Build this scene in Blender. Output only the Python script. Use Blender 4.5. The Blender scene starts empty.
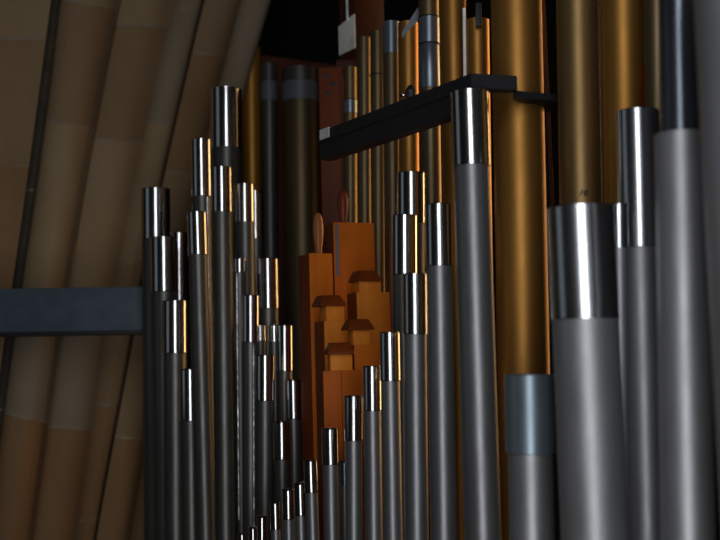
import bpy, bmesh, math, random
from mathutils import Vector, Matrix
random.seed(7)
S = bpy.context.scene
C = S.collection
PI = math.pi

# ------------------------------------------------------------------ camera
F = 1000.0
PITCH, ROLL = math.radians(5.0), math.radians(1.6)
CAM = Vector((0, 0, 1.6))
fwd = Vector((0, math.cos(PITCH), math.sin(PITCH)))
r0 = Vector((1, 0, 0)); u0 = Vector((0, -math.sin(PITCH), math.cos(PITCH)))
RT = math.cos(ROLL)*r0 - math.sin(ROLL)*u0
UP = math.sin(ROLL)*r0 + math.cos(ROLL)*u0
cd = bpy.data.cameras.new('camera'); cam = bpy.data.objects.new('camera', cd); C.objects.link(cam)
cam.matrix_world = Matrix(((RT.x, UP.x, -fwd.x, CAM.x), (RT.y, UP.y, -fwd.y, CAM.y), (RT.z, UP.z, -fwd.z, CAM.z), (0, 0, 0, 1)))
cd.sensor_width = 36; cd.lens = 36*F/720; cd.clip_start = 0.02
cd.dof.use_dof = True; cd.dof.focus_distance = 1.75; cd.dof.aperture_fstop = 4.5
S.camera = cam

def at(px, py, Y):
    """the point of the organ loft that stands Y metres away in the direction read off the photograph"""
    d = fwd*F + RT*(px-360) - UP*(py-270)
    return CAM + d*(Y/d.y)
def mpp(px, py, Y):
    d = fwd*F + RT*(px-360) - UP*(py-270)
    return Y/d.y

# ------------------------------------------------------------------ materials
def sr(r, g, b):
    f = lambda c: ((c/255+0.055)/1.055)**2.4 if c > 10 else c/255/12.92
    return (f(r), f(g), f(b), 1)
def base_mat(name):
    m = bpy.data.materials.new(name); m.use_nodes = True
    nt = m.node_tree; p = nt.nodes['Principled BSDF']
    return m, nt, p
def noise(nt, scale, sx=(1, 1, 1), detail=4, rough=.5, coord='Object'):
    tc = nt.nodes.new('ShaderNodeTexCoord'); mp = nt.nodes.new('ShaderNodeMapping'); mp.inputs['Scale'].default_value = sx
    n = nt.nodes.new('ShaderNodeTexNoise'); n.inputs['Scale'].default_value = scale
    n.inputs['Detail'].default_value = detail; n.inputs['Roughness'].default_value = rough
    nt.links.new(tc.outputs[coord], mp.inputs[0]); nt.links.new(mp.outputs[0], n.inputs[0])
    return n
def ramp(nt, src, stops):
    r = nt.nodes.new('ShaderNodeValToRGB')
    e = r.color_ramp.elements
    e[0].position, e[0].color = stops[0]; e[1].position, e[1].color = stops[-1]
    for p, c in stops[1:-1]:
        x = e.new(p); x.color = c
    nt.links.new(src, r.inputs[0]); return r
def metal(name, c1, c2, rough, metallic, bump=.05, nscale=9, stretch=.12, rvar=.08, aniso=0):
    m, nt, p = base_mat(name)
    n = noise(nt, nscale, (1, 1, stretch), 6, .65)
    r = ramp(nt, n.outputs[0], [(.3, c1), (.7, c2)])
    nt.links.new(r.outputs[0], p.inputs['Base Color'])
    p.inputs['Metallic'].default_value = metallic
    n2 = noise(nt, 55, (1, 1, .35), 5, .6)
    mr = nt.nodes.new('ShaderNodeMapRange'); mr.inputs[3].default_value = rough-rvar; mr.inputs[4].default_value = rough+rvar
    nt.links.new(n2.outputs[0], mr.inputs[0]); nt.links.new(mr.outputs[0], p.inputs['Roughness'])
    if bump:
        b = nt.nodes.new('ShaderNodeBump'); b.inputs['Strength'].default_value = bump; b.inputs['Distance'].default_value = .004
        nt.links.new(n2.outputs[0], b.inputs['Height']); nt.links.new(b.outputs[0], p.inputs['Normal'])
    return m
def wood(name, c1, c2, rough=.4, sc=14):
    m, nt, p = base_mat(name)
    n = noise(nt, sc, (1, 1, .08), 7, .6)
    w = noise(nt, 3, (1, 1, .5), 3, .5)
    mix = nt.nodes.new('ShaderNodeMath'); mix.operation = 'MULTIPLY_ADD'; mix.inputs[1].default_value = .65
    sc2 = nt.nodes.new('ShaderNodeMath'); sc2.operation = 'MULTIPLY'; sc2.inputs[1].default_value = .35
    nt.links.new(n.outputs[0], mix.inputs[0]); nt.links.new(w.outputs[0], sc2.inputs[0]); nt.links.new(sc2.outputs[0], mix.inputs[2])
    r = ramp(nt, mix.outputs[0], [(.35, c1), (.62, c2)])
    nt.links.new(r.outputs[0], p.inputs['Base Color']); p.inputs['Roughness'].default_value = rough; p.inputs['Specular IOR Level'].default_value = .18
    b = nt.nodes.new('ShaderNodeBump'); b.inputs['Strength'].default_value = .15; b.inputs['Distance'].default_value = .002
    nt.links.new(n.outputs[0], b.inputs['Height']); nt.links.new(b.outputs[0], p.inputs['Normal'])
    return m
def plain(name, c, rough=.5, metallic=0):
    m, nt, p = base_mat(name)
    n = noise(nt, 22, (1, 1, 1), 4)
    r = ramp(nt, n.outputs[0], [(.3, tuple(x*.8 for x in c[:3])+(1,)), (.7, tuple(min(1, x*1.15) for x in c[:3])+(1,))])
    nt.links.new(r.outputs[0], p.inputs['Base Color'])
    p.inputs['Roughness'].default_value = rough; p.inputs['Metallic'].default_value = metallic
    return m
def g(v, a=1.0, b=1.0, c=1.0): return (v*a, v*b, v*c, 1)

M = {}
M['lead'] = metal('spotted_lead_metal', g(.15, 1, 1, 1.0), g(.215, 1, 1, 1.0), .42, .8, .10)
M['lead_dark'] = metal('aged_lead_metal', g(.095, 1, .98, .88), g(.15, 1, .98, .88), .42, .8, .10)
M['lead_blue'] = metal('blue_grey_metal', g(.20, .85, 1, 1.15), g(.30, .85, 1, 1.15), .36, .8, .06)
M['shiny'] = metal('polished_tin', g(.50, 1, .99, .97), g(.60, 1, .99, .97), .16, 1, .012, rvar=.03)
M['shiny_dull'] = metal('dulled_tin', sr(66, 70, 76), sr(98, 104, 110), .26, .85, .03)
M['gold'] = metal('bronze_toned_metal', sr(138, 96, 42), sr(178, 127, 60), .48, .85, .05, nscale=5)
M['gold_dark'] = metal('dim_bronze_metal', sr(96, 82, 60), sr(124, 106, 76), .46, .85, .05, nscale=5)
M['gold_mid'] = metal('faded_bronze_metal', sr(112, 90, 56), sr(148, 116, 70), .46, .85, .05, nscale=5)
M['gold_bright'] = metal('bright_bronze_metal', sr(190, 134, 52), sr(214, 156, 70), .45, .7, .05, nscale=5)  # bronze brightened in colour where the warm lamp does not reach
M['lead_light'] = metal('pale_lead_metal', g(.22, 1, 1, 1.0), g(.31, 1, 1, 1.0), .47, .8, .10)  # lead lightened in colour for the stronger flash light on the nearest pipes
M['shiny_soft'] = metal('satin_tin', g(.58, .97, 1, 1.02), g(.70, .97, 1, 1.02), .22, 1, .012, rvar=.03)
M['steel_blue'] = metal('blue_steel_slide', sr(104, 116, 122), sr(136, 148, 154), .38, .75, .03)
M['band'] = metal('blue_grey_band', g(.12, .9, 1, 1.15), g(.17, .9, 1, 1.15), .5, .3, .03)
M['solder'] = metal('solder', g(.6), g(.9), .35, .6, .5, nscale=60, stretch=.6)
M['black'] = plain('black_paint', (.005, .005, .006), .6)
M['tape'] = plain('pale_tape', (.45, .45, .42), .6)
M['beam'] = plain('blue_grey_paint', sr(68, 82, 92), .55)
M['wood'] = wood('orange_varnished_wood', sr(168, 80, 10), sr(206, 112, 20), .6)
M['wood_deep'] = wood('deep_orange_wood', sr(150, 68, 4), sr(182, 90, 10), .6)
M['wood_side'] = wood('dark_side_wood', sr(96, 40, 6), sr(126, 56, 12), .6)  # wood darkened so the colour carries the shade of the left-facing sides
M['wood_light'] = wood('light_varnished_wood', sr(184, 98, 22), sr(222, 136, 42), .6)
M['wood_cap'] = wood('dark_stained_wood', sr(84, 34, 6), sr(122, 54, 10), .45)
M['wood_case'] = wood('red_brown_wood', sr(84, 38, 17), sr(114, 56, 26), .5, 8)
M['knob_red'] = wood('red_stained_wood', sr(92, 38, 22), sr(124, 58, 36), .3)
M['knob_tan'] = wood('tan_wood', sr(128, 74, 36), sr(164, 102, 56), .3)
M['white'] = plain('pale_metal_plate', (.85, .85, .78), .45)
M['dark'] = plain('dark_plaster', (.012, .010, .009), .9)
M['ink'] = plain('ink', (.01, .01, .01), .8)
M['floor'] = wood('dark_floorboards', sr(40, 26, 16), sr(60, 40, 26), .6, 4)

def stone(name, c1, c2):
    m, nt, p = base_mat(name)
    n = noise(nt, 2.2, (1, 1, .6), 8, .62); n2 = noise(nt, 38, (1, 1, 1), 6, .6); n3 = noise(nt, 6, (1, 1, .35), 4, .5)
    r = ramp(nt, n.outputs[0], [(.3, c1), (.72, c2)])
    r3 = ramp(nt, n3.outputs[0], [(.35, (.82, .79, .76, 1)), (.6, (1, 1, 1, 1))])
    mx = nt.nodes.new('ShaderNodeMix'); mx.data_type = 'RGBA'; mx.blend_type = 'MULTIPLY'; mx.inputs[0].default_value = .6
    nt.links.new(r.outputs[0], mx.inputs[6]); nt.links.new(r3.outputs[0], mx.inputs[7])
    nt.links.new(mx.outputs[2], p.inputs['Base Color']); p.inputs['Roughness'].default_value = .9
    b = nt.nodes.new('ShaderNodeBump'); b.inputs['Strength'].default_value = .3; b.inputs['Distance'].default_value = .006
    nt.links.new(n2.outputs[0], b.inputs['Height']); nt.links.new(b.outputs[0], p.inputs['Normal'])
    return m
ST = [stone('sandstone_tan', sr(162, 136, 100), sr(184, 158, 118)), stone('sandstone_brown', sr(150, 122, 88), sr(172, 142, 104)),
      stone('sandstone_grey', sr(148, 132, 108), sr(168, 150, 122)), stone('sandstone_orange', sr(148, 114, 76), sr(168, 132, 90)),
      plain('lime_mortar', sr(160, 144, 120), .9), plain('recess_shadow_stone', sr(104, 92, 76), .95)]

# ------------------------------------------------------------------ object helpers
def meshobj(name, bm, mat, parent=None, smooth=True, angle=35):
    me = bpy.data.meshes.new(name)
    bmesh.ops.recalc_face_normals(bm, faces=bm.faces)
    bm.to_mesh(me); bm.free()
    if isinstance(mat, list):
        for x in mat: me.materials.append(x)
    else: me.materials.append(mat)
    if smooth:
        for p in me.polygons: p.use_smooth = True
        me.set_sharp_from_angle(angle=math.radians(angle))
    o = bpy.data.objects.new(name, me); C.objects.link(o)
    if parent: o.parent = parent
    return o
def empty(name, loc, label, cat, group=None, rot=(0, 0, 0)):
    o = bpy.data.objects.new(name, None); C.objects.link(o); o.location = loc; o.rotation_euler = rot
    o.empty_display_size = .02
    o['label'] = label; o['category'] = cat
    if group: o['group'] = group
    return o
def lathe(bm, prof, seg=48, closed=False):
    rings = []
    for r, z in prof:
        if r < 1e-6: rings.append([bm.verts.new((0, 0, z))])
        else: rings.append([bm.verts.new((r*math.cos(2*PI*i/seg), r*math.sin(2*PI*i/seg), z)) for i in range(seg)])
    pairs = list(zip(rings, rings[1:]))
    if closed: pairs.append((rings[-1], rings[0]))
    for a, b in pairs:
        for i in range(seg):
            j = (i+1) % seg
            if len(a) == 1 and len(b) == 1: continue
            if len(a) == 1: bm.faces.new((a[0], b[j], b[i]))
            elif len(b) == 1: bm.faces.new((a[i], a[j], b[0]))
            else: bm.faces.new((a[i], a[j], b[j], b[i]))
def box(bm, x0, x1, y0, y1, z0, z1, bev=0):
    r = bmesh.ops.create_cube(bm, size=1)
    vs = r['verts']
    for v in vs: v.co = Vector((x0 if v.co.x < 0 else x1, y0 if v.co.y < 0 else y1, z0 if v.co.z < 0 else z1))
    if bev:
        es = {e for v in vs for e in v.link_edges}
        bmesh.ops.bevel(bm, geom=list(es), offset=bev, segments=2, affect='EDGES', profile=.6)
def prism(bm, pts, axis_vec):
    """closed polygon pts (Vectors) extruded along axis_vec"""
    a = [bm.verts.new(p) for p in pts]; b = [bm.verts.new(p+axis_vec) for p in pts]
    bm.faces.new(a); bm.faces.new(b[::-1])
    for i in range(len(a)):
        j = (i+1) % len(a); bm.faces.new((a[i], a[j], b[j], b[i]))
def rod(bm, a, b, r, seg=10):
    d = b-a; L = d.length
    q = Vector((0, 0, 1)).rotation_difference(d.normalized())
    n0 = len(bm.verts)
    lathe(bm, [(0, 0), (r, 0), (r, L), (0, L)], seg)
    bm.verts.ensure_lookup_table()
    for v in bm.verts[n0:]: v.co = q @ v.co + a

CHEST = 0.78       # top of the windchest the pipes stand in
AX = []            # for the spacing report
def pipe(key, xt, yt, w, xb, Y, label, ys=None, body='lead', slide='shiny', group=None, bw=.93, cat='organ pipe', name='organ_pipe', slide_w=None):
    """organ pipe: centre xt at its top yt, centre xb at the foot of the picture, w wide in the picture at its top, Y away"""
    P1 = at(xt, yt, Y); P2 = at(xb, 540, Y)
    d = P1-P2; t = (CHEST-P2.z)/d.z
    base = P2+d*t; L = (P1-base).length
    r = w/2*mpp(xt, yt, Y)
    L += (at(xt, yt, Y-r).z-P1.z)          # the rim is read off at its near edge
    P1 = base+d.normalized()*L
    th = math.atan2(d.x, d.z)
    root = empty(name, base, label, cat, group, (0, th, 0))
    rb = r*bw if ys is not None else r
    foot = .16
    bm = bmesh.new(); lathe(bm, [(0.0, 0.0), (rb*.28, 0), (rb*.99, foot-.004), (0, foot-.004)], 32)
    meshobj('pipe_foot', bm, M[body], root)
    def axis_z(py):
        xx = xt+(xb-xt)*(py-yt)/(540-yt)
        return (at(xx, py, Y)-base).length + (at(xx, py, Y-r).z-at(xx, py, Y).z)
    if ys is None:
        bm = bmesh.new(); lathe(bm, [(0, foot), (rb, foot), (rb, L), (rb-.0012, L+.0004), (rb-.0022, L-.0004), (rb-.0022, L-.25)], 56)
        meshobj('pipe_body', bm, M[body], root)
    else:
        zs = axis_z(ys)
        zt = L-.008 if bw <= 1 else zs+0.0
        bm = bmesh.new()
        if bw <= 1:
            lathe(bm, [(0, foot), (rb, foot), (rb, zt), (rb-.0015, zt+.0001), (rb-.0015, zt-.2)], 56)
            meshobj('pipe_body', bm, M[body], root)
            bm = bmesh.new()
            lathe(bm, [(rb+.0002, zs), (r-.0004, zs-.0002), (r, zs+.0008), (r, zs+.0016), (r, L-.0024), (r, L-.0014), (r+.0004, L-.0004), (r, L+.0002), (r-.0012, L), (r-.0012, zs+.001)], 64, closed=False)
            meshobj('tuning_slide', bm, M[slide], root)
        else:      # the slide sits inside a wider body
            lathe(bm, [(0, foot), (rb, foot), (rb, zs), (rb-.001, zs+.0006), (rb-.003, zs), (rb-.003, zs-.2)], 64)
            meshobj('pipe_body', bm, M[body], root)
            bm = bmesh.new()
            lathe(bm, [(r, zs-.15), (r, L), (r-.0015, L), (r-.0015, L-.3)], 64)
            meshobj('tuning_slide', bm, M[slide], root)
    AX.append((key, base.copy(), P1.copy(), max(r, rb), label))
    root['rad'] = rb; del root['rad']
    return dict(root=root, rb=rb, r=r, L=L, z=axis_z)
def band(p, y0, y1, mat='band', name='metal_band', grow=.0008, use='rb'):
    r = p[use]; z0, z1 = p['z'](y1), p['z'](y0)
    bm = bmesh.new(); lathe(bm, [(r+.0002, z0), (r+grow, z0+.0004), (r+grow, z1-.0004), (r+.0002, z1)], 56)
    return meshobj(name, bm, M[mat], p['root'])
def seam(p, y0, y1, ang, mat='solder', step=.0045, wid=.0021):
    """bumpy solder seam running down the pipe at compass angle ang (degrees, -90 faces the viewer)"""
    z0, z1 = p['z'](y1), p['z'](y0); r = p['rb']; a = math.radians(ang)
    bm = bmesh.new(); z = z0; prev = None
    n = Vector((math.cos(a), math.sin(a), 0)); t = Vector((-math.sin(a), math.cos(a), 0))
    while z < z1:
        wv = wid*random.uniform(.6, 1.3); hv = random.uniform(.0003, .0012)
        cur = [bm.verts.new(n*(r-.0006)-t*wv+Vector((0, 0, z))), bm.verts.new(n*(r+hv)+Vector((0, 0, z))), bm.verts.new(n*(r-.0006)+t*wv+Vector((0, 0, z)))]
        if prev:
            for i in range(2): bm.faces.new((prev[i], prev[i+1], cur[i+1], cur[i]))
        prev = cur; z += step
    return meshobj('solder_seam', bm, M[mat], p['root'])

# ------------------------------------------------------------------ silver pipes: left-hand chest
GL = 'grey metal pipes with polished slides in the left cluster'
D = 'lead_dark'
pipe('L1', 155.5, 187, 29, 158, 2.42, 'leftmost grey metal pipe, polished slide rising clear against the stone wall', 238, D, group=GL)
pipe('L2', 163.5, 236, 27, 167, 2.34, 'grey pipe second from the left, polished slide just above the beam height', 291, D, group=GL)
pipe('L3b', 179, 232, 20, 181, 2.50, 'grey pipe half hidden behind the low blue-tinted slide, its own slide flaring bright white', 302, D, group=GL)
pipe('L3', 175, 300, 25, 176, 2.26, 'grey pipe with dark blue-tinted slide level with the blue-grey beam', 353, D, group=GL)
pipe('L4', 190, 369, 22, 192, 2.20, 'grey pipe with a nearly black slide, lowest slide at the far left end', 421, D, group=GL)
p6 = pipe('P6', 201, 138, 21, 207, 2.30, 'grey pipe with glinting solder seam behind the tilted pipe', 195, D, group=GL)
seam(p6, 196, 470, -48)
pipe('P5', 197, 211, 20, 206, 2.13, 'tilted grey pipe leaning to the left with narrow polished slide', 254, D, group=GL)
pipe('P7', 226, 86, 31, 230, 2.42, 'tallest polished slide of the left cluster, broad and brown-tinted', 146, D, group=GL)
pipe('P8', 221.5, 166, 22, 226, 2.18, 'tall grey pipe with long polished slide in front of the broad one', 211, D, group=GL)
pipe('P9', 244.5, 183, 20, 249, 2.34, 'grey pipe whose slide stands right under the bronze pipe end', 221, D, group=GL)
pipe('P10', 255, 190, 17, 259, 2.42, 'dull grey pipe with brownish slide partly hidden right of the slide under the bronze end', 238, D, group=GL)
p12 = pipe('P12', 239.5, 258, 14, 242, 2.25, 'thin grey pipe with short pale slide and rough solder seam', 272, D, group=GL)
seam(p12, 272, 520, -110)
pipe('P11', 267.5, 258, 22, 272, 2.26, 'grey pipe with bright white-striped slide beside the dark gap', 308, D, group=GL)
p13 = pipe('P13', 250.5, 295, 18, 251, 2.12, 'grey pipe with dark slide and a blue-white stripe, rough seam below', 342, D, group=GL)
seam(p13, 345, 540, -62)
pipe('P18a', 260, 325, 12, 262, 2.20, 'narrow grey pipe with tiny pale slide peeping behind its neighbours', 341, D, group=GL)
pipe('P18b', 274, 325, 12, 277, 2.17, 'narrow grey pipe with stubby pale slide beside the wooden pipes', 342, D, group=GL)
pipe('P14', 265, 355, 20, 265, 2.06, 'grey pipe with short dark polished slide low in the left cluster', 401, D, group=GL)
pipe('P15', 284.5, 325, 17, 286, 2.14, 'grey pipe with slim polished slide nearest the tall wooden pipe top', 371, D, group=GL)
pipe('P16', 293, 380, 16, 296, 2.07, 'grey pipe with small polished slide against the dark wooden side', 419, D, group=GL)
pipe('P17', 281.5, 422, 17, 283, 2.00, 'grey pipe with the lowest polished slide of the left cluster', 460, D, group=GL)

# ------------------------------------------------------------------ silver pipes: the rank that climbs to the right
GF = 'front rank of grey metal pipes climbing in height'
pipe('F0', 242, 534, 8, 242, 1.93, 'smallest grey pipe of the front rank, only its tip showing', 560, group=GF)
pipe('F1', 253, 528, 8, 253, 1.89, 'second smallest pipe tip at the bottom of the front rank', 556, group=GF)
pipe('F2', 262, 517, 9.5, 262, 1.85, 'third smallest polished pipe tip of the front rank', 545, group=GF)
pipe('F3', 275, 503, 10.5, 276, 1.81, 'tiny pipe with a dim grey slide in the front rank', 530, group=GF)
pipe('F4', 288, 490, 12, 289, 1.77, 'tiny pipe with a bright striped slide in the front rank', 520, group=GF)
pipe('F5', 300, 484, 12.5, 301.5, 1.73, 'small front-rank pipe second below the chrome-like slide, navy tinted', 516, group=GF)
pipe('F6', 310.5, 461, 14, 313, 1.69, 'small front-rank pipe directly left of the chrome-like slide, next step down', 493, group=GF)
pipe('F7', 330, 429, 17, 332, 1.63, 'front-rank pipe with chrome-like slide before the tall wooden pipe', 465, group=GF)
pipe('F7b', 344.5, 462, 12, 346, 1.69, 'narrow dark pipe glimpsed behind two small front pipes', 486, D, 'shiny_dull', group=GF)
pipe('F8', 353.5, 396, 18.5, 354, 1.59, 'front-rank pipe with slide before the lowest wooden block', 441, group=GF)
pipe('F9', 372, 366, 18.5, 374, 1.54, 'front-rank pipe with slide at the right edge of the lowest wooden block', 411, group=GF)
pipe('F10', 389.5, 332, 20.5, 393, 1.50, 'front-rank pipe with black and white striped slide beside the wooden pipes', 381, group=GF)
pipe('F11', 414.5, 273, 24.5, 417, 1.46, 'front-rank pipe with a broad pure white stripe on its slide', 334, group=GF)
pipe('F11b', 404.5, 214, 26, 405, 1.60, 'second-row pipe with bluish striped slide under a higher brown-tinted slide', 274, D, group='second row pipes behind the front rank')
pipe('F11c', 411, 171, 29, 413, 1.72, 'second-row pipe whose brownish slide stands highest of the pair', 222, D, group='second row pipes behind the front rank')
pipe('F12', 438.5, 203, 28, 444, 1.42, 'grey pipe with a long white-striped slide next to the tall rail pipe', 265, group=GF)
pipe('F13', 469, 88, 38, 483, 1.36, 'tall grey pipe with polished slide reaching up to the black rail', 163, group=GF)
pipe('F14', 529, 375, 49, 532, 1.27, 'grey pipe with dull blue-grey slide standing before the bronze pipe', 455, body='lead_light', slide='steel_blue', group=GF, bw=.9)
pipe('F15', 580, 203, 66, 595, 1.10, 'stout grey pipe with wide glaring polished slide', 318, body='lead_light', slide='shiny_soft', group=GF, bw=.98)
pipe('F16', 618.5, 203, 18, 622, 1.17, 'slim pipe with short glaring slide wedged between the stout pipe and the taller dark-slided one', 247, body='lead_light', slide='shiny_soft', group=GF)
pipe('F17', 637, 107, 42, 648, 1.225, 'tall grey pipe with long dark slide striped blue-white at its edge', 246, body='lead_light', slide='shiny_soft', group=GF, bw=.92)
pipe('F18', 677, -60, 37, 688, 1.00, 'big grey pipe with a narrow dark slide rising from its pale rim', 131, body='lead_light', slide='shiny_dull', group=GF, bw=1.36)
pipe('F19', 734, -90, 86, 770, .86, 'huge blurred grey pipe at the extreme right edge', None, body='lead_light', group=GF)

# ------------------------------------------------------------------ bronze-toned pipes behind
GG = 'tall bronze toned pipes behind the black rail'
G1 = pipe('G1', 515, -60, 50, 527, 1.52, 'stout bronze pipe passing behind the end of the black rail', None, 'gold', group=GG)
G2 = pipe('G2', 477, 17, 24, 484, 1.72, 'bronze pipe with a white tuning rod clipped to its left side', None, 'gold', group=GG)
G3 = pipe('G3', 451.5, -60, 26, 462, 1.80, 'bronze pipe running out of view between the rod pipe and the banded pipe', None, 'gold', group=GG)
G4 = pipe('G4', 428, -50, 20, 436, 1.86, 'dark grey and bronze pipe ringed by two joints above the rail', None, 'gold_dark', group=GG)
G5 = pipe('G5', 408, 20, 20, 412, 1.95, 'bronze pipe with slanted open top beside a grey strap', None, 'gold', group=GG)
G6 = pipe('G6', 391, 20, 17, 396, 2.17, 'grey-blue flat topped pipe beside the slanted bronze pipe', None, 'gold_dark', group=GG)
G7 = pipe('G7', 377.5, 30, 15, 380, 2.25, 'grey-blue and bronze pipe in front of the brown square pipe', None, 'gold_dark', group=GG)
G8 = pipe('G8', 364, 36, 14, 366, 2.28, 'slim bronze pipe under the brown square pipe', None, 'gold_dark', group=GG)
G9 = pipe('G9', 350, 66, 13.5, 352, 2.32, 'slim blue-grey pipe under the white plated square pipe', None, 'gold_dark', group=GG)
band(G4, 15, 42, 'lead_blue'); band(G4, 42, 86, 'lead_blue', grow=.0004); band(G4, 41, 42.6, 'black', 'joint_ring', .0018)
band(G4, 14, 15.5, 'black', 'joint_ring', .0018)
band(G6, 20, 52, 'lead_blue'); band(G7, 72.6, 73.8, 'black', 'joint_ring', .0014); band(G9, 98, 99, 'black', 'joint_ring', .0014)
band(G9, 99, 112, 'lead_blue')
bm = bmesh.new()           # tuning rod clipped to G2
zr0, zr1 = G2['z'](86), G2['z'](22)
rod(bm, Vector((-G2['rb']-.002, -.006, zr0)), Vector((-G2['rb']-.002, -.006, zr1+.03)), .003)
meshobj('tuning_rod', bm, M['white'], G2['root'])
bm = bmesh.new(); box(bm, -.006, .004, -.034, -.026, zr1-.012, zr1+.03, .001)
meshobj('black_clip', bm, M['black'], G2['root'])
bm = bmesh.new()           # slanted strap beside G5
a = at(402, 32, 1.93); b = at(419, 12, 1.93)
GR = G5['root']; inv = Matrix.Translation(GR.location) @ GR.rotation_euler.to_matrix().to_4x4(); inv.invert()
prism(bm, [inv @ p for p in (a, at(418, 7, 1.93), at(420, 18, 1.93), at(402, 38, 1.93))], Vector((0, .003, 0)))
meshobj('metal_strap', bm, M['band'], GR)

GR2 = 'tall bronze toned pipes behind the stout front pipe'
R1 = pipe('R1', 576, -70, 41, 587, 1.38, 'grey and bronze pipe with a handwritten mark just above the glaring slide', None, 'gold_mid', group=GR2)
R2 = pipe('R2', 621, -70, 42, 632, 1.34, 'broad bronze pipe behind the long dark slide', None, 'gold', group=GR2)
pipe('R3', 656, -70, 24, 662, 1.26, 'narrow brown pipe squeezed beside the dark slide of the big pipe', None, 'gold_dark', group=GR2)
pipe('R4', 599, -70, 7, 606, 1.42, 'thin dark pipe between the two broad bronze pipes', None, 'gold_dark', group=GR2)
# darker patch on R2
z0, z1 = R2['z'](106), R2['z'](65); bm = bmesh.new(); r = R2['rb']+.0006
prev = None
for i in range(9):
    a = math.radians(-62+i*3.6); c0 = bm.verts.new((r*math.cos(a), r*math.sin(a), z0)); c1 = bm.verts.new((r*math.cos(a), r*math.sin(a), z1))
    if prev: bm.faces.new((prev[0], c0, c1, prev[1]))
    prev = (c0, c1)
meshobj('dark_patch', bm, M['wood_cap'], R2['root'])
# handwritten mark on R1
txt = bpy.data.curves.new('pencil_mark', 'FONT'); txt.body = 'F8'; txt.size = .0115; txt.extrude = .0002; txt.offset = .0001; txt.shear = .3
tmp = bpy.data.objects.new('tmp', txt); C.objects.link(tmp); bpy.context.view_layer.update()
me = bpy.data.meshes.new_from_object(tmp.evaluated_get(bpy.context.evaluated_depsgraph_get())); bpy.data.objects.remove(tmp)
me.name = 'handwritten_mark'; me.materials.clear(); me.materials.append(M['ink'])
to = bpy.data.objects.new('handwritten_mark', me); C.objects.link(to)
am = math.radians(-107)
to.parent = R1['root']; to.location = (R1['rb']*math.cos(am)*1.015, R1['rb']*math.sin(am)*1.015, R1['z'](196)); to.rotation_euler = (PI/2, 0, am+PI/2)

# ------------------------------------------------------------------ large pipes at the back left
GB = 'large dim pipes at the back in the wooden case'
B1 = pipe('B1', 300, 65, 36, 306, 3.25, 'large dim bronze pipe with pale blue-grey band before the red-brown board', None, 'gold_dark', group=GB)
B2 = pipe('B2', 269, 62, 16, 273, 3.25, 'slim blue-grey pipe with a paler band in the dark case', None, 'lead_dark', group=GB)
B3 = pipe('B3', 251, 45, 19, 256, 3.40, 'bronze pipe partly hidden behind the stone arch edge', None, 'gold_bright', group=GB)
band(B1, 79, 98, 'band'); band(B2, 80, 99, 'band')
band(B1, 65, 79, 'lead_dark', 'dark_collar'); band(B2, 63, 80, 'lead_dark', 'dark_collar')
B4 = pipe('B4', 238, 110, 14, 243, 3.45, 'dim brown pipe in the shadow behind the tallest slide', None, 'gold_dark', group=GB)

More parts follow.
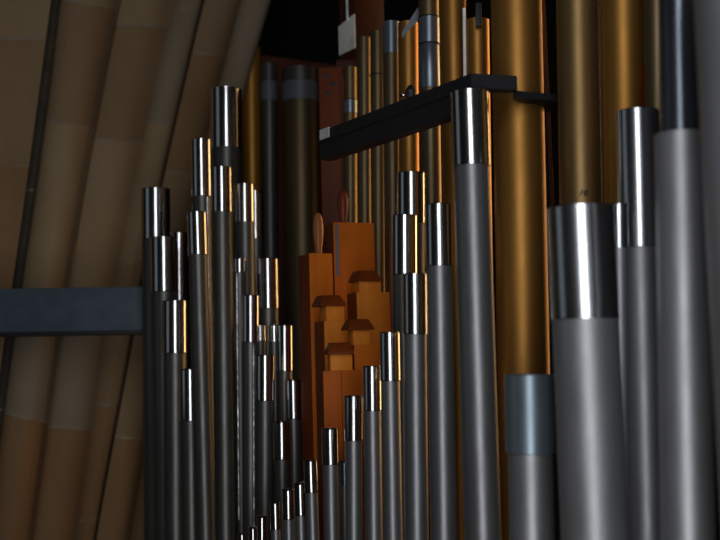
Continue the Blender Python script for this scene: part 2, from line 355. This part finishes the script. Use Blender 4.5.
# ------------------------------------------------------------------ wooden pipes
GW = 'square wooden pipes stepping down in the middle'
def wpipe(x0, x1, y0, Y, label, rot=22, sidepx=12, matn='wood', top=None, knob=None, wire=None):
    """square wooden pipe; front face from x0 to x1, top at y0, turned so that its left side shows sidepx wide"""
    k = mpp(x0, y0, Y); a = math.radians(rot)
    w = (x1-x0)*k/math.cos(a); d = max(.03, sidepx*k/math.sin(a))
    P = at(x0, y0, Y); h = P.z-CHEST
    root = empty('wooden_organ_pipe', (P.x, P.y, CHEST), label, 'wooden pipe', GW, (0, 0, a))
    # lean of the verticals in the photograph is the camera's own
    bm = bmesh.new(); box(bm, 0, w, 0, d, .10, h, .0015)
    bmesh.ops.recalc_face_normals(bm, faces=bm.faces)
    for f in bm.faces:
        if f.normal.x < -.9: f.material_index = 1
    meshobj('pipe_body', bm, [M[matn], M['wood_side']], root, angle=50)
    bm = bmesh.new(); box(bm, w*.1, w*.9, d*.1, d*.9, .06, .10, .002)
    n0 = len(bm.verts); lathe(bm, [(0, 0), (.008, 0), (.012, .06), (0, .06)], 20)
    bm.verts.ensure_lookup_table()
    for v in bm.verts[n0:]: v.co += Vector((w/2, d/2, 0))
    meshobj('pipe_foot', bm, M['wood_cap'], root)
    if top:
        cx0, cx1, cy0, cy1, nx0, nx1 = top      # cap pixels, neck pixels
        lx = lambda px: (px-x0)*k/math.cos(a)
        hn = (y0-cy1)*k; hc = (cy1-cy0)*k
        n0x, n1x = lx(nx0), lx(nx1); nd = min(d*.8, (n1x-n0x)*.9)
        bm = bmesh.new(); box(bm, n0x, n1x, .003, .003+nd, h-.0005, h+hn+.001, .0008)
        neck = meshobj('neck', bm, M['wood_light'], root, angle=50)
        c0, c1 = lx(cx0), lx(cx1); ins = (c1-c0)*.16
        bm = bmesh.new()
        y_f, y_b = -.006, .003+nd+.006
        vb = [bm.verts.new(v) for v in ((c0, y_f, h+hn), (c1, y_f, h+hn), (c1, y_b, h+hn), (c0, y_b, h+hn))]
        vm = [bm.verts.new(v) for v in ((c0, y_f, h+hn+hc*.18), (c1, y_f, h+hn+hc*.18), (c1, y_b, h+hn+hc*.18), (c0, y_b, h+hn+hc*.18))]
        vt = [bm.verts.new(v) for v in ((c0+ins, y_f+.010, h+hn+hc), (c1-ins, y_f+.010, h+hn+hc), (c1-ins, y_b-.006, h+hn+hc), (c0+ins, y_b-.006, h+hn+hc))]
        bm.faces.new(vb[::-1]); bm.faces.new(vt)
        for A_, B_ in ((vb, vm), (vm, vt)):
            for i in range(4):
                j = (i+1) % 4; bm.faces.new((A_[i], A_[j], B_[j], B_[i]))
        bmesh.ops.bevel(bm, geom=bm.edges[:], offset=.0006, segments=1, affect='EDGES')
        meshobj('cap', bm, M['wood_cap'], neck, angle=30)
    if knob:
        kx, ky0, ky1, kw, km = knob
        kr = kw/2*k; H = (ky1-ky0)*k; cx = (kx-x0)*k/math.cos(a)
        # keep it over the block: slide along the depth so it reads at kx
        cy = d*.42; cx = (kx-x0)*k/math.cos(a)+cy*math.tan(a)
        cx = min(max(cx, kr), w-kr)
        bm = bmesh.new()
        prof = [(0, h-.001), (kr*.62, h-.001), (kr*.66, h+H*.06), (kr*.62, h+H*.14), (kr*.85, h+H*.32), (kr*1.0, h+H*.55), (kr*.98, h+H*.7), (kr*.82, h+H*.85), (kr*.5, h+H*.95), (0, h+H)]
        lathe(bm, prof, 32)
        for v in bm.verts: v.co += Vector((cx, cy, 0))
        meshobj('stopper_handle', bm, M[km], root, angle=60)
    if wire:
        wx0, wx1, wy0, wy1 = wire
        bm = bmesh.new(); box(bm, (wx0-x0)*k, (wx1-x0)*k, -.0015, .001, h-(wy1-y0)*k, h-(wy0-y0)*k)
        meshobj('metal_strip', bm, M['band'], root)
    return root, k, w, d, h
wpipe(333, 374, 222, 2.06, 'back wooden pipe, tallest of the group, with a dark red stopper handle', 20, 11, 'wood', knob=(343, 186, 222, 12, 'knob_red'), wire=(335, 338, 224, 276))
wpipe(309, 332, 253, 1.98, 'broad wooden pipe on the left of the group with a tan stopper handle', 24, 13, 'wood', knob=(318, 209, 253, 11, 'knob_tan'))
wpipe(356.5, 390, 292, 1.93, 'right wooden pipe with its dark cap highest of the four capped ones', 22, 10, 'wood_light', (358, 381, 270, 281, 360, 382))
wpipe(324, 350, 321, 1.86, 'middle-left capped wooden pipe with a light front face', 24, 11, 'wood_light', (320, 345, 295, 306, 327, 345))
wpipe(354, 377, 345, 1.80, 'capped wooden pipe with sloping dark cap just right of the centre', 22, 5, 'wood', (348, 374, 319, 330, 354, 371))
r9, k9, w9, d9, h9 = wpipe(323, 361, 371, 1.74, 'lowest and nearest wooden pipe, with a roof-shaped dark cap', 14, 4, 'wood_deep', (328, 354, 343, 355, 331, 353))
bm = bmesh.new(); box(bm, w9*.47, w9*.485, -.0008, .001, .11, h9-.002)
meshobj('joint_line', bm, M['wood_cap'], r9)

# square pipe with the white plate, up high
k = mpp(358, 30, 2.5)
P = at(358, -40, 2.5); Pb = at(358, 50, 2.5)
a = math.radians(34)
sq = empty('square_wooden_pipe', (P.x-.012, P.y, CHEST), 'square brown wooden pipe high up with a bright white plate on its side', 'wooden pipe', None, (0, 0, a))
w = 30*k/math.cos(a); d = 16*k/math.sin(a)
bm = bmesh.new(); box(bm, 0, w, 0, d, Pb.z-CHEST-.03, P.z-CHEST, .002)
M['wood_dim'] = wood('dim_brown_wood', sr(56, 26, 13), sr(76, 36, 18), .5)
meshobj('pipe_body', bm, M['wood_dim'], sq, angle=50)
bm = bmesh.new(); zt = at(358, 14, 2.5).z-CHEST; zb = at(358, 48, 2.5).z-CHEST
prism(bm, [Vector((-.0005, -.001, zb)), Vector((-.0005, d+.001, zb)), Vector((-.0005, d+.001, zt-.012)), Vector((-.0005, -.001, zt))], Vector((-.003, 0, 0)))
meshobj('white_plate', bm, M['white'], sq)
bm = bmesh.new(); rod(bm, Vector((-.006, d*.35, zt-.012)), Vector((-.006, d*.35, P.z-CHEST)), .003)
meshobj('white_rod', bm, M['white'], sq)
bm = bmesh.new(); lathe(bm, [(0, 0), (.006, 0), (.014, .3), (.014, Pb.z-CHEST-.03), (0, Pb.z-CHEST-.03)], 24)
for v in bm.verts: v.co += Vector((w*.5, d*.5, 0))
meshobj('pipe_foot', bm, M['wood_cap'], sq)

# ------------------------------------------------------------------ black rails
def poly_bar(name, top_pts, thick, mat, label, cat, parent=None):
    zc = sum(p.z for p in top_pts)/len(top_pts)
    base = Vector((sum(p.x for p in top_pts)/len(top_pts), sum(p.y for p in top_pts)/len(top_pts), zc-thick))
    root = parent or empty(name, base, label, cat)
    bm = bmesh.new(); prism(bm, [Vector((p.x-base.x, p.y-base.y, thick)) for p in top_pts], Vector((0, 0, -thick)))
    bmesh.ops.bevel(bm, geom=bm.edges[:], offset=.0012, segments=2, affect='EDGES')
    return root, bm, base
zr = at(473, 73, 1.41).z
def onz(px, py, z):
    d = fwd*F+RT*(px-360)-UP*(py-270); return CAM+d*((z-CAM.z)/d.z)
A0 = at(471, 73, 1.41); A1 = onz(318, 132, zr)
dirr = (A1-A0); dirr.z = 0; dirr.normalize(); nrm = Vector((-dirr.y, dirr.x, 0))
if nrm.y < 0: nrm = -nrm
E0 = at(517, 76, 1.43); E0.z = zr
print('RAIL', A0, A1, E0, nrm)
th = 15*mpp(473, 80, A0.y)
root, bm, base = poly_bar('rack_rail', [A0, A1, A1+nrm*.030, A0+nrm*.012+Vector((0, .02, 0)), E0+Vector((0, .018, 0)), E0], th, 'black', 'black painted rail holding the bronze pipes, sloping away into the organ', 'rail')
for v in bm.verts: v.co.z += .0
meshobj('rail_bar', bm, M['black'], root)
# deeper board under the rail's far half
Bq0 = onz(448, 108, zr-.004); Bq1 = onz(316, 153, zr-.004)
bm = bmesh.new()
q = [A0.lerp(A1, .10)+nrm*.003, A1+nrm*.003, A1+nrm*.028, A0.lerp(A1, .10)+nrm*.028]
for z0_, in ((0,),): prism(bm, [Vector((p.x-base.x, p.y-base.y, 0.001)) for p in q], Vector((0, 0, -.030)))
meshobj('rail_board', bm, M['black'], root)
bm = bmesh.new()
q = [A1.lerp(A0, .02)-nrm*.002, A1.lerp(A0, .09)-nrm*.002, A1.lerp(A0, .09)+nrm*.002, A1.lerp(A0, .02)+nrm*.002]
prism(bm, [Vector((p.x-base.x, p.y-base.y, th+.0012)) for p in q], Vector((0, 0, -.018)))
meshobj('pale_tape', bm, M['tape'], root)
bm = bmesh.new()      # bolt with a bright wing nut
pb = A0.lerp(A1, .38)+nrm*.012; pbz = th
lathe(bm, [(0, 0), (.008, 0), (.009, .014), (.004, .022), (0, .024)], 20)
for v in bm.verts: v.co += Vector((pb.x-base.x, pb.y-base.y, pbz))
bolt = meshobj('bolt', bm, M['black'], root)
bm = bmesh.new(); n0 = 0
bmesh.ops.create_uvsphere(bm, u_segments=16, v_segments=8, radius=.004)
for v in bm.verts: v.co = Vector((v.co.x*1.7, v.co.y, v.co.z*.7))+Vector((pb.x-base.x-.012, pb.y-base.y-.004, pbz+.006))
meshobj('wing_nut', bm, M['shiny'], bolt)
# flat bracket carrying on behind G1
k1 = at(515, 97, 1.44)
root2 = empty('rail_bracket', k1, 'thin black bracket running from the rail end to the dark post', 'bracket')
bm = bmesh.new(); e1 = at(557, 99, 1.47); e1.z = k1.z
prism(bm, [Vector((0, .001, 0)), e1-k1, e1-k1+Vector((0, .07, 0)), Vector((0, .018, 0))], Vector((0, 0, .010)))
meshobj('bracket_bar', bm, M['black'], root2)
# dark rail under the square pipe
pa, pb_ = at(336, 66, 2.44), at(376, 62, 2.44)
bm = bmesh.new(); box(bm, 0, (pb_-pa).x, .0, .03, -.008, .016, .001)
for v in bm.verts: v.co = Matrix.Rotation(-a, 3, 'Z') @ (v.co+pa-sq.location)
meshobj('support_block', bm, M['wood_dim'], sq)

# ------------------------------------------------------------------ post at right, blue-grey beam
pt = at(549, 300, 1.85)
post = empty('wooden_post', (pt.x, pt.y, CHEST-.004), 'dark upright post with a red-brown edge behind the bronze pipe', 'post')
bm = bmesh.new(); box(bm, -.008, .010, 0, .05, 0, 2.2, .001); meshobj('dark_post', bm, M['black'], post)
bm = bmesh.new(); box(bm, .0105, .018, 0, .05, 0, 2.2, .001); meshobj('red_brown_edge', bm, M['wood_case'], post)

b0 = at(-60, 285, 2.62); b1 = at(200, 285, 2.62)
kz = mpp(70, 300, 2.62)
bt = at(70, 286, 2.62).z; bb = at(70, 332, 2.62).z
beam = empty('beam', (b0.x, 2.62, bb), 'blue-grey painted beam crossing before the stone wall', 'beam')
bm = bmesh.new(); box(bm, 0, (b1-b0).x, 0, .09, .006, bt-bb, .002)
o = meshobj('beam_body', bm, M['beam'], beam); beam.rotation_euler = (0, ROLL*.45, 0)
bm = bmesh.new(); box(bm, 0, (b1-b0).x, -.003, .093, -.004, .006, .001)
meshobj('dark_lower_edge', bm, M['black'], beam)
# post that carries the beam's hidden end, behind the pipes
bm = bmesh.new(); xx = (b1-b0).x
box(bm, xx-.06, xx, .01, .07, -bb+CHEST+.004, .006, .002)
meshobj('beam_leg', bm, M['beam'], beam)

# ------------------------------------------------------------------ stone arch (structure)
LINES = {
 'A0': [(-150, 70), (0, 51), (100, 38), (203, 24), (335, 5), (430, -8), (600, -28)],
 'A': [(-150, 82), (0, 61), (100, 49), (203, 35), (335, 15), (430, 2), (600, -18)],
 'B': [(-150, 150), (0, 118), (100, 99), (203, 80), (335, 60), (515, 35), (650, 18)],
 'C': [(-150, 212), (0, 175), (100, 152), (203, 131), (335, 105), (515, 79), (650, 62)],
 'D': [(-150, 244), (0, 203), (100, 180), (203, 157), (335, 133), (515, 99), (650, 78)],
 'E': [(-150, 282), (0, 240), (86, 218), (203, 192), (335, 166), (515, 133), (650, 112)],
 'F': [(-150, 318), (0, 271), (94, 244), (203, 219), (335, 191), (515, 158), (650, 136)],
}
def lx(n, y):
    t = LINES[n]
    for (y0, x0), (y1, x1) in zip(t, t[1:]):
        if y <= y1 or (y1, x1) == t[-1]: return x0+(x1-x0)*(y-y0)/(y1-y0)
def smooth_lx(n, y): return (lx(n, y-35)+lx(n, y-12)+lx(n, y+12)+lx(n, y+35))/4
WY = lambda px: 2.95+.0011*px
def stone_band(name, left, right, prof, joints, tones, tone_default=0, slope=0):
    """prof: [(fraction across, depth in m)]; joints: y of mortar joints at mid band; slope: px drop across the band"""
    js = sorted(joints)
    rows = [-150.0]
    y = -150.0
    ys_ = set()
    while y < 640: ys_.add(round(y, 1)); y += 14
    marks = []
    for j in js: marks += [(j-.9), (j+.9)]
    ys_ = sorted([v for v in ys_ if all(abs(v-j) > 3 for j in js)]+marks)
    bm = bmesh.new(); grid = []
    for y in ys_:
        row = []
        for fr, dp in prof:
            jn = 0
            for j in js:
                if abs(y-j) < 1: jn = slope
            yy = y+slope*(fr-.5)*(1-abs(fr-.5)*.6) + 1.0*math.sin(fr*9+y)
            l = smooth_lx(left, yy) if left else -260
            r_ = smooth_lx(right, yy)
            px = l+(r_-l)*fr
            row.append(bm.verts.new(at(px, yy, WY(px)+dp)))
        grid.append(row)
    for i in range(len(grid)-1):
        yc = (ys_[i]+ys_[i+1])/2
        isj = any(abs(yc-j) < .9 for j in js)
        idx = sum(1 for j in js if j < yc)
        mi = 4 if isj else (tones[idx] if idx < len(tones) else tone_default)
        for q in range(len(prof)-1):
            f = bm.faces.new((grid[i][q], grid[i][q+1], grid[i+1][q+1], grid[i+1][q])); f.material_index = mi
    o = meshobj(name, bm, ST, None, angle=48); o['kind'] = 'structure'
    return o
flat = [(0, 0), (.3, 0), (.6, .002), (.9, 0), (1, .004)]
stone_band('wall_left', None, 'A0', flat, [-120, 37, 165, 300, 420, 520], [1, 0, 1, 3, 1, 3, 1], slope=5)
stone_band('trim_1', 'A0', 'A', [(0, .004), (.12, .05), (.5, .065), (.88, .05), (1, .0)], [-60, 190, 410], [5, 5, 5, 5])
stone_band('trim_2', 'A', 'B', [(0, 0), (.08, -.028), (.25, -.05), (.5, -.06), (.72, -.045), (.88, -.01), (1, .035)], [-90, 4, 124, 292, 418, 560], [0, 0, 1, 0, 2, 3, 1], slope=12)
stone_band('trim_3', 'B', 'C', [(0, .035), (.06, .0), (.2, -.012), (.5, -.014), (.70, -.008), (.86, .025), (1, .055)], [-110, 25, 141, 290, 428, 548], [2, 0, 1, 0, 2, 3, 1], slope=3)
stone_band('trim_4', 'C', 'D', [(0, .055), (.15, .035), (.5, .02), (.85, .03), (.94, .05), (1, .10)], [-100, 8, 122, 262, 405, 520], [2, 2, 2, 0, 1, 3, 3], slope=-3)
stone_band('trim_5', 'D', 'E', [(0, .10), (.04, .03), (.3, .02), (.7, .03), (.9, .06), (1, .10)], [-80, 54, 173, 330, 438], [1, 1, 3, 1, 1, 3, 3], slope=3)
stone_band('trim_6', 'E', 'F', [(0, .10), (.08, .07), (.4, .05), (.8, .055), (.93, .07), (1, .10), (1.001, .42)], [-95, 36, 160, 300, 450], [2, 2, 2, 0, 3, 3], slope=-3)

# ------------------------------------------------------------------ wooden case board behind the pipes, floor, far wall, windchests
cb = [at(254, 54, 3.6), at(349, 67, 3.6)]
case = empty('case_board', (cb[0].x, 3.6, 0), 'red-brown wooden case board behind the large dim pipes', 'board')
zt0, zt1 = cb[0].z, cb[1].z
bm = bmesh.new(); W_ = cb[1].x-cb[0].x
prism(bm, [Vector((-.10, 0, 0)), Vector((W_+.25, 0, 0)), Vector((W_+.25, 0, zt1-.03)), Vector((W_, 0, zt1)), Vector((0, 0, zt0)), Vector((-.10, 0, zt0))], Vector((0, .03, 0)))
meshobj('board', bm, M['wood_case'], case)
ua, ub = at(320.5, 150, 2.42), at(344.5, 150, 2.42)
uz = pa.z-.009
up = empty("case_upright", (ua.x, 2.42, CHEST-.004), 'red-brown upright plank with screw holes between the large dim pipe and the slim blue-grey pipe', 'plank')
bm = bmesh.new(); box(bm, 0, (ub-ua).x, 0, .32, 0, uz-CHEST+.004, .002); meshobj('plank', bm, M['wood_case'], up)
for px, py in ((326, 76), (333, 84), (328, 93)):
    p = at(px, py, 2.42); bm = bmesh.new(); lathe(bm, [(0, 0), (.0065, 0), (.0065, .001), (0, .002)], 16)
    for v in bm.verts: v.co = Vector((v.co.x, -v.co.z, v.co.y))+Vector((p.x-ua.x, 0, p.z-CHEST+.004))
    meshobj('screw_hole', bm, M['black'], up)
# right hand upright of the case, seen between the handle and the blue-grey pipe
def struct_box(name, x0, x1, y0, y1, z0, z1, mat):
    bm = bmesh.new(); box(bm, x0, x1, y0, y1, z0, z1); o = meshobj(name, bm, M[mat], None, smooth=False); o['kind'] = 'structure'; return o
struct_box('floor', -4, 4, -3, 6, -.1, 0, 'floor')
struct_box('wall_back', -4, 4, 5.5, 5.6, 0, 5, 'dark')
struct_box('wall_right', .72, .76, .3, 1.88, 0, 3.4, 'dark')  # unseen panel added to keep the warm lamp off the front pipes
ys0 = min(a[1].y for a in AX)-.15; ys1 = max(a[1].y for a in AX)+.12
wc = empty('windchest', (0, 0, 0), 'wooden windchest in which all the pipes stand', 'windchest')
bm = bmesh.new(); box(bm, -.62, .50, .70, 2.75, .35, CHEST-.004, .003); meshobj('chest_top', bm, M['wood_cap'], wc)
bm = bmesh.new(); box(bm, -.58, .46, .75, 2.70, 0, .35, .003); meshobj('chest_base', bm, M['wood_cap'], wc)
bm = bmesh.new(); box(bm, -.62, .30, 2.76, 3.56, 0, CHEST-.004, .003); meshobj('rear_chest', bm, M['wood_cap'], wc)

# ------------------------------------------------------------------ light
def area(name, loc, target, sx, sy, power, col, spread=180):
    l = bpy.data.lights.new(name, 'AREA'); l.shape = 'RECTANGLE'; l.size = sx; l.size_y = sy; l.energy = power; l.color = col
    l.spread = math.radians(spread)
    o = bpy.data.objects.new(name, l); C.objects.link(o); o.location = loc
    o.rotation_euler = (Vector(target)-Vector(loc)).to_track_quat('-Z', 'Y').to_euler()
    return o
area('daylight_slot', (0.02, -.12, 1.75), (0.02, 3, 1.8), .46, 2.4, 18.5, (.90, .93, 1.0))  # tall strip added to stand in for a flash at the camera
area('warm_lamp', (1.9, 3.0, 2.3), (0.2, 2.0, 1.95), 1.0, 2.4, 7.5, (1.0, .56, .22), 60)
area('cool_side', (-2.2, 1.2, 2.2), (0, 2.2, 1.9), .9, 1.6, .8, (.75, .88, 1.0))
area('case_lamp', (-.95, 3.42, 2.25), (0, 3.3, 2.2), .3, 1.3, 4, (1.0, .62, .28), 150)  # unseen warm fill added to brighten the bronze pipes behind the arch
w = bpy.data.worlds.new('world'); S.world = w; w.use_nodes = True
bg = w.node_tree.nodes['Background']; bg.inputs[0].default_value = (.9, .92, 1, 1); bg.inputs[1].default_value = .006
S.view_settings.view_transform = 'Standard'; S.view_settings.look = 'None'; S.view_settings.exposure = 0

# spacing between pipes (printed for checking)
def segd(a, b, c, d_):
    best = 9
    z0 = max(a.z, c.z); z1 = min(b.z, d_.z)
    for i in range(9):
        z = z0+(z1-z0)*i/8
        p = a.lerp(b, (z-a.z)/(b.z-a.z)); q_ = c.lerp(d_, (z-c.z)/(d_.z-c.z))
        best = min(best, (Vector((p.x, p.y))-Vector((q_.x, q_.y))).length)
    return best
for i in range(len(AX)):
    for j in range(i):
        d_ = segd(AX[i][1], AX[i][2], AX[j][1], AX[j][2])-AX[i][3]-AX[j][3]
        if d_ < 0: print('TOUCH', AX[i][0], AX[j][0], round(d_*1000, 1), 'mm')
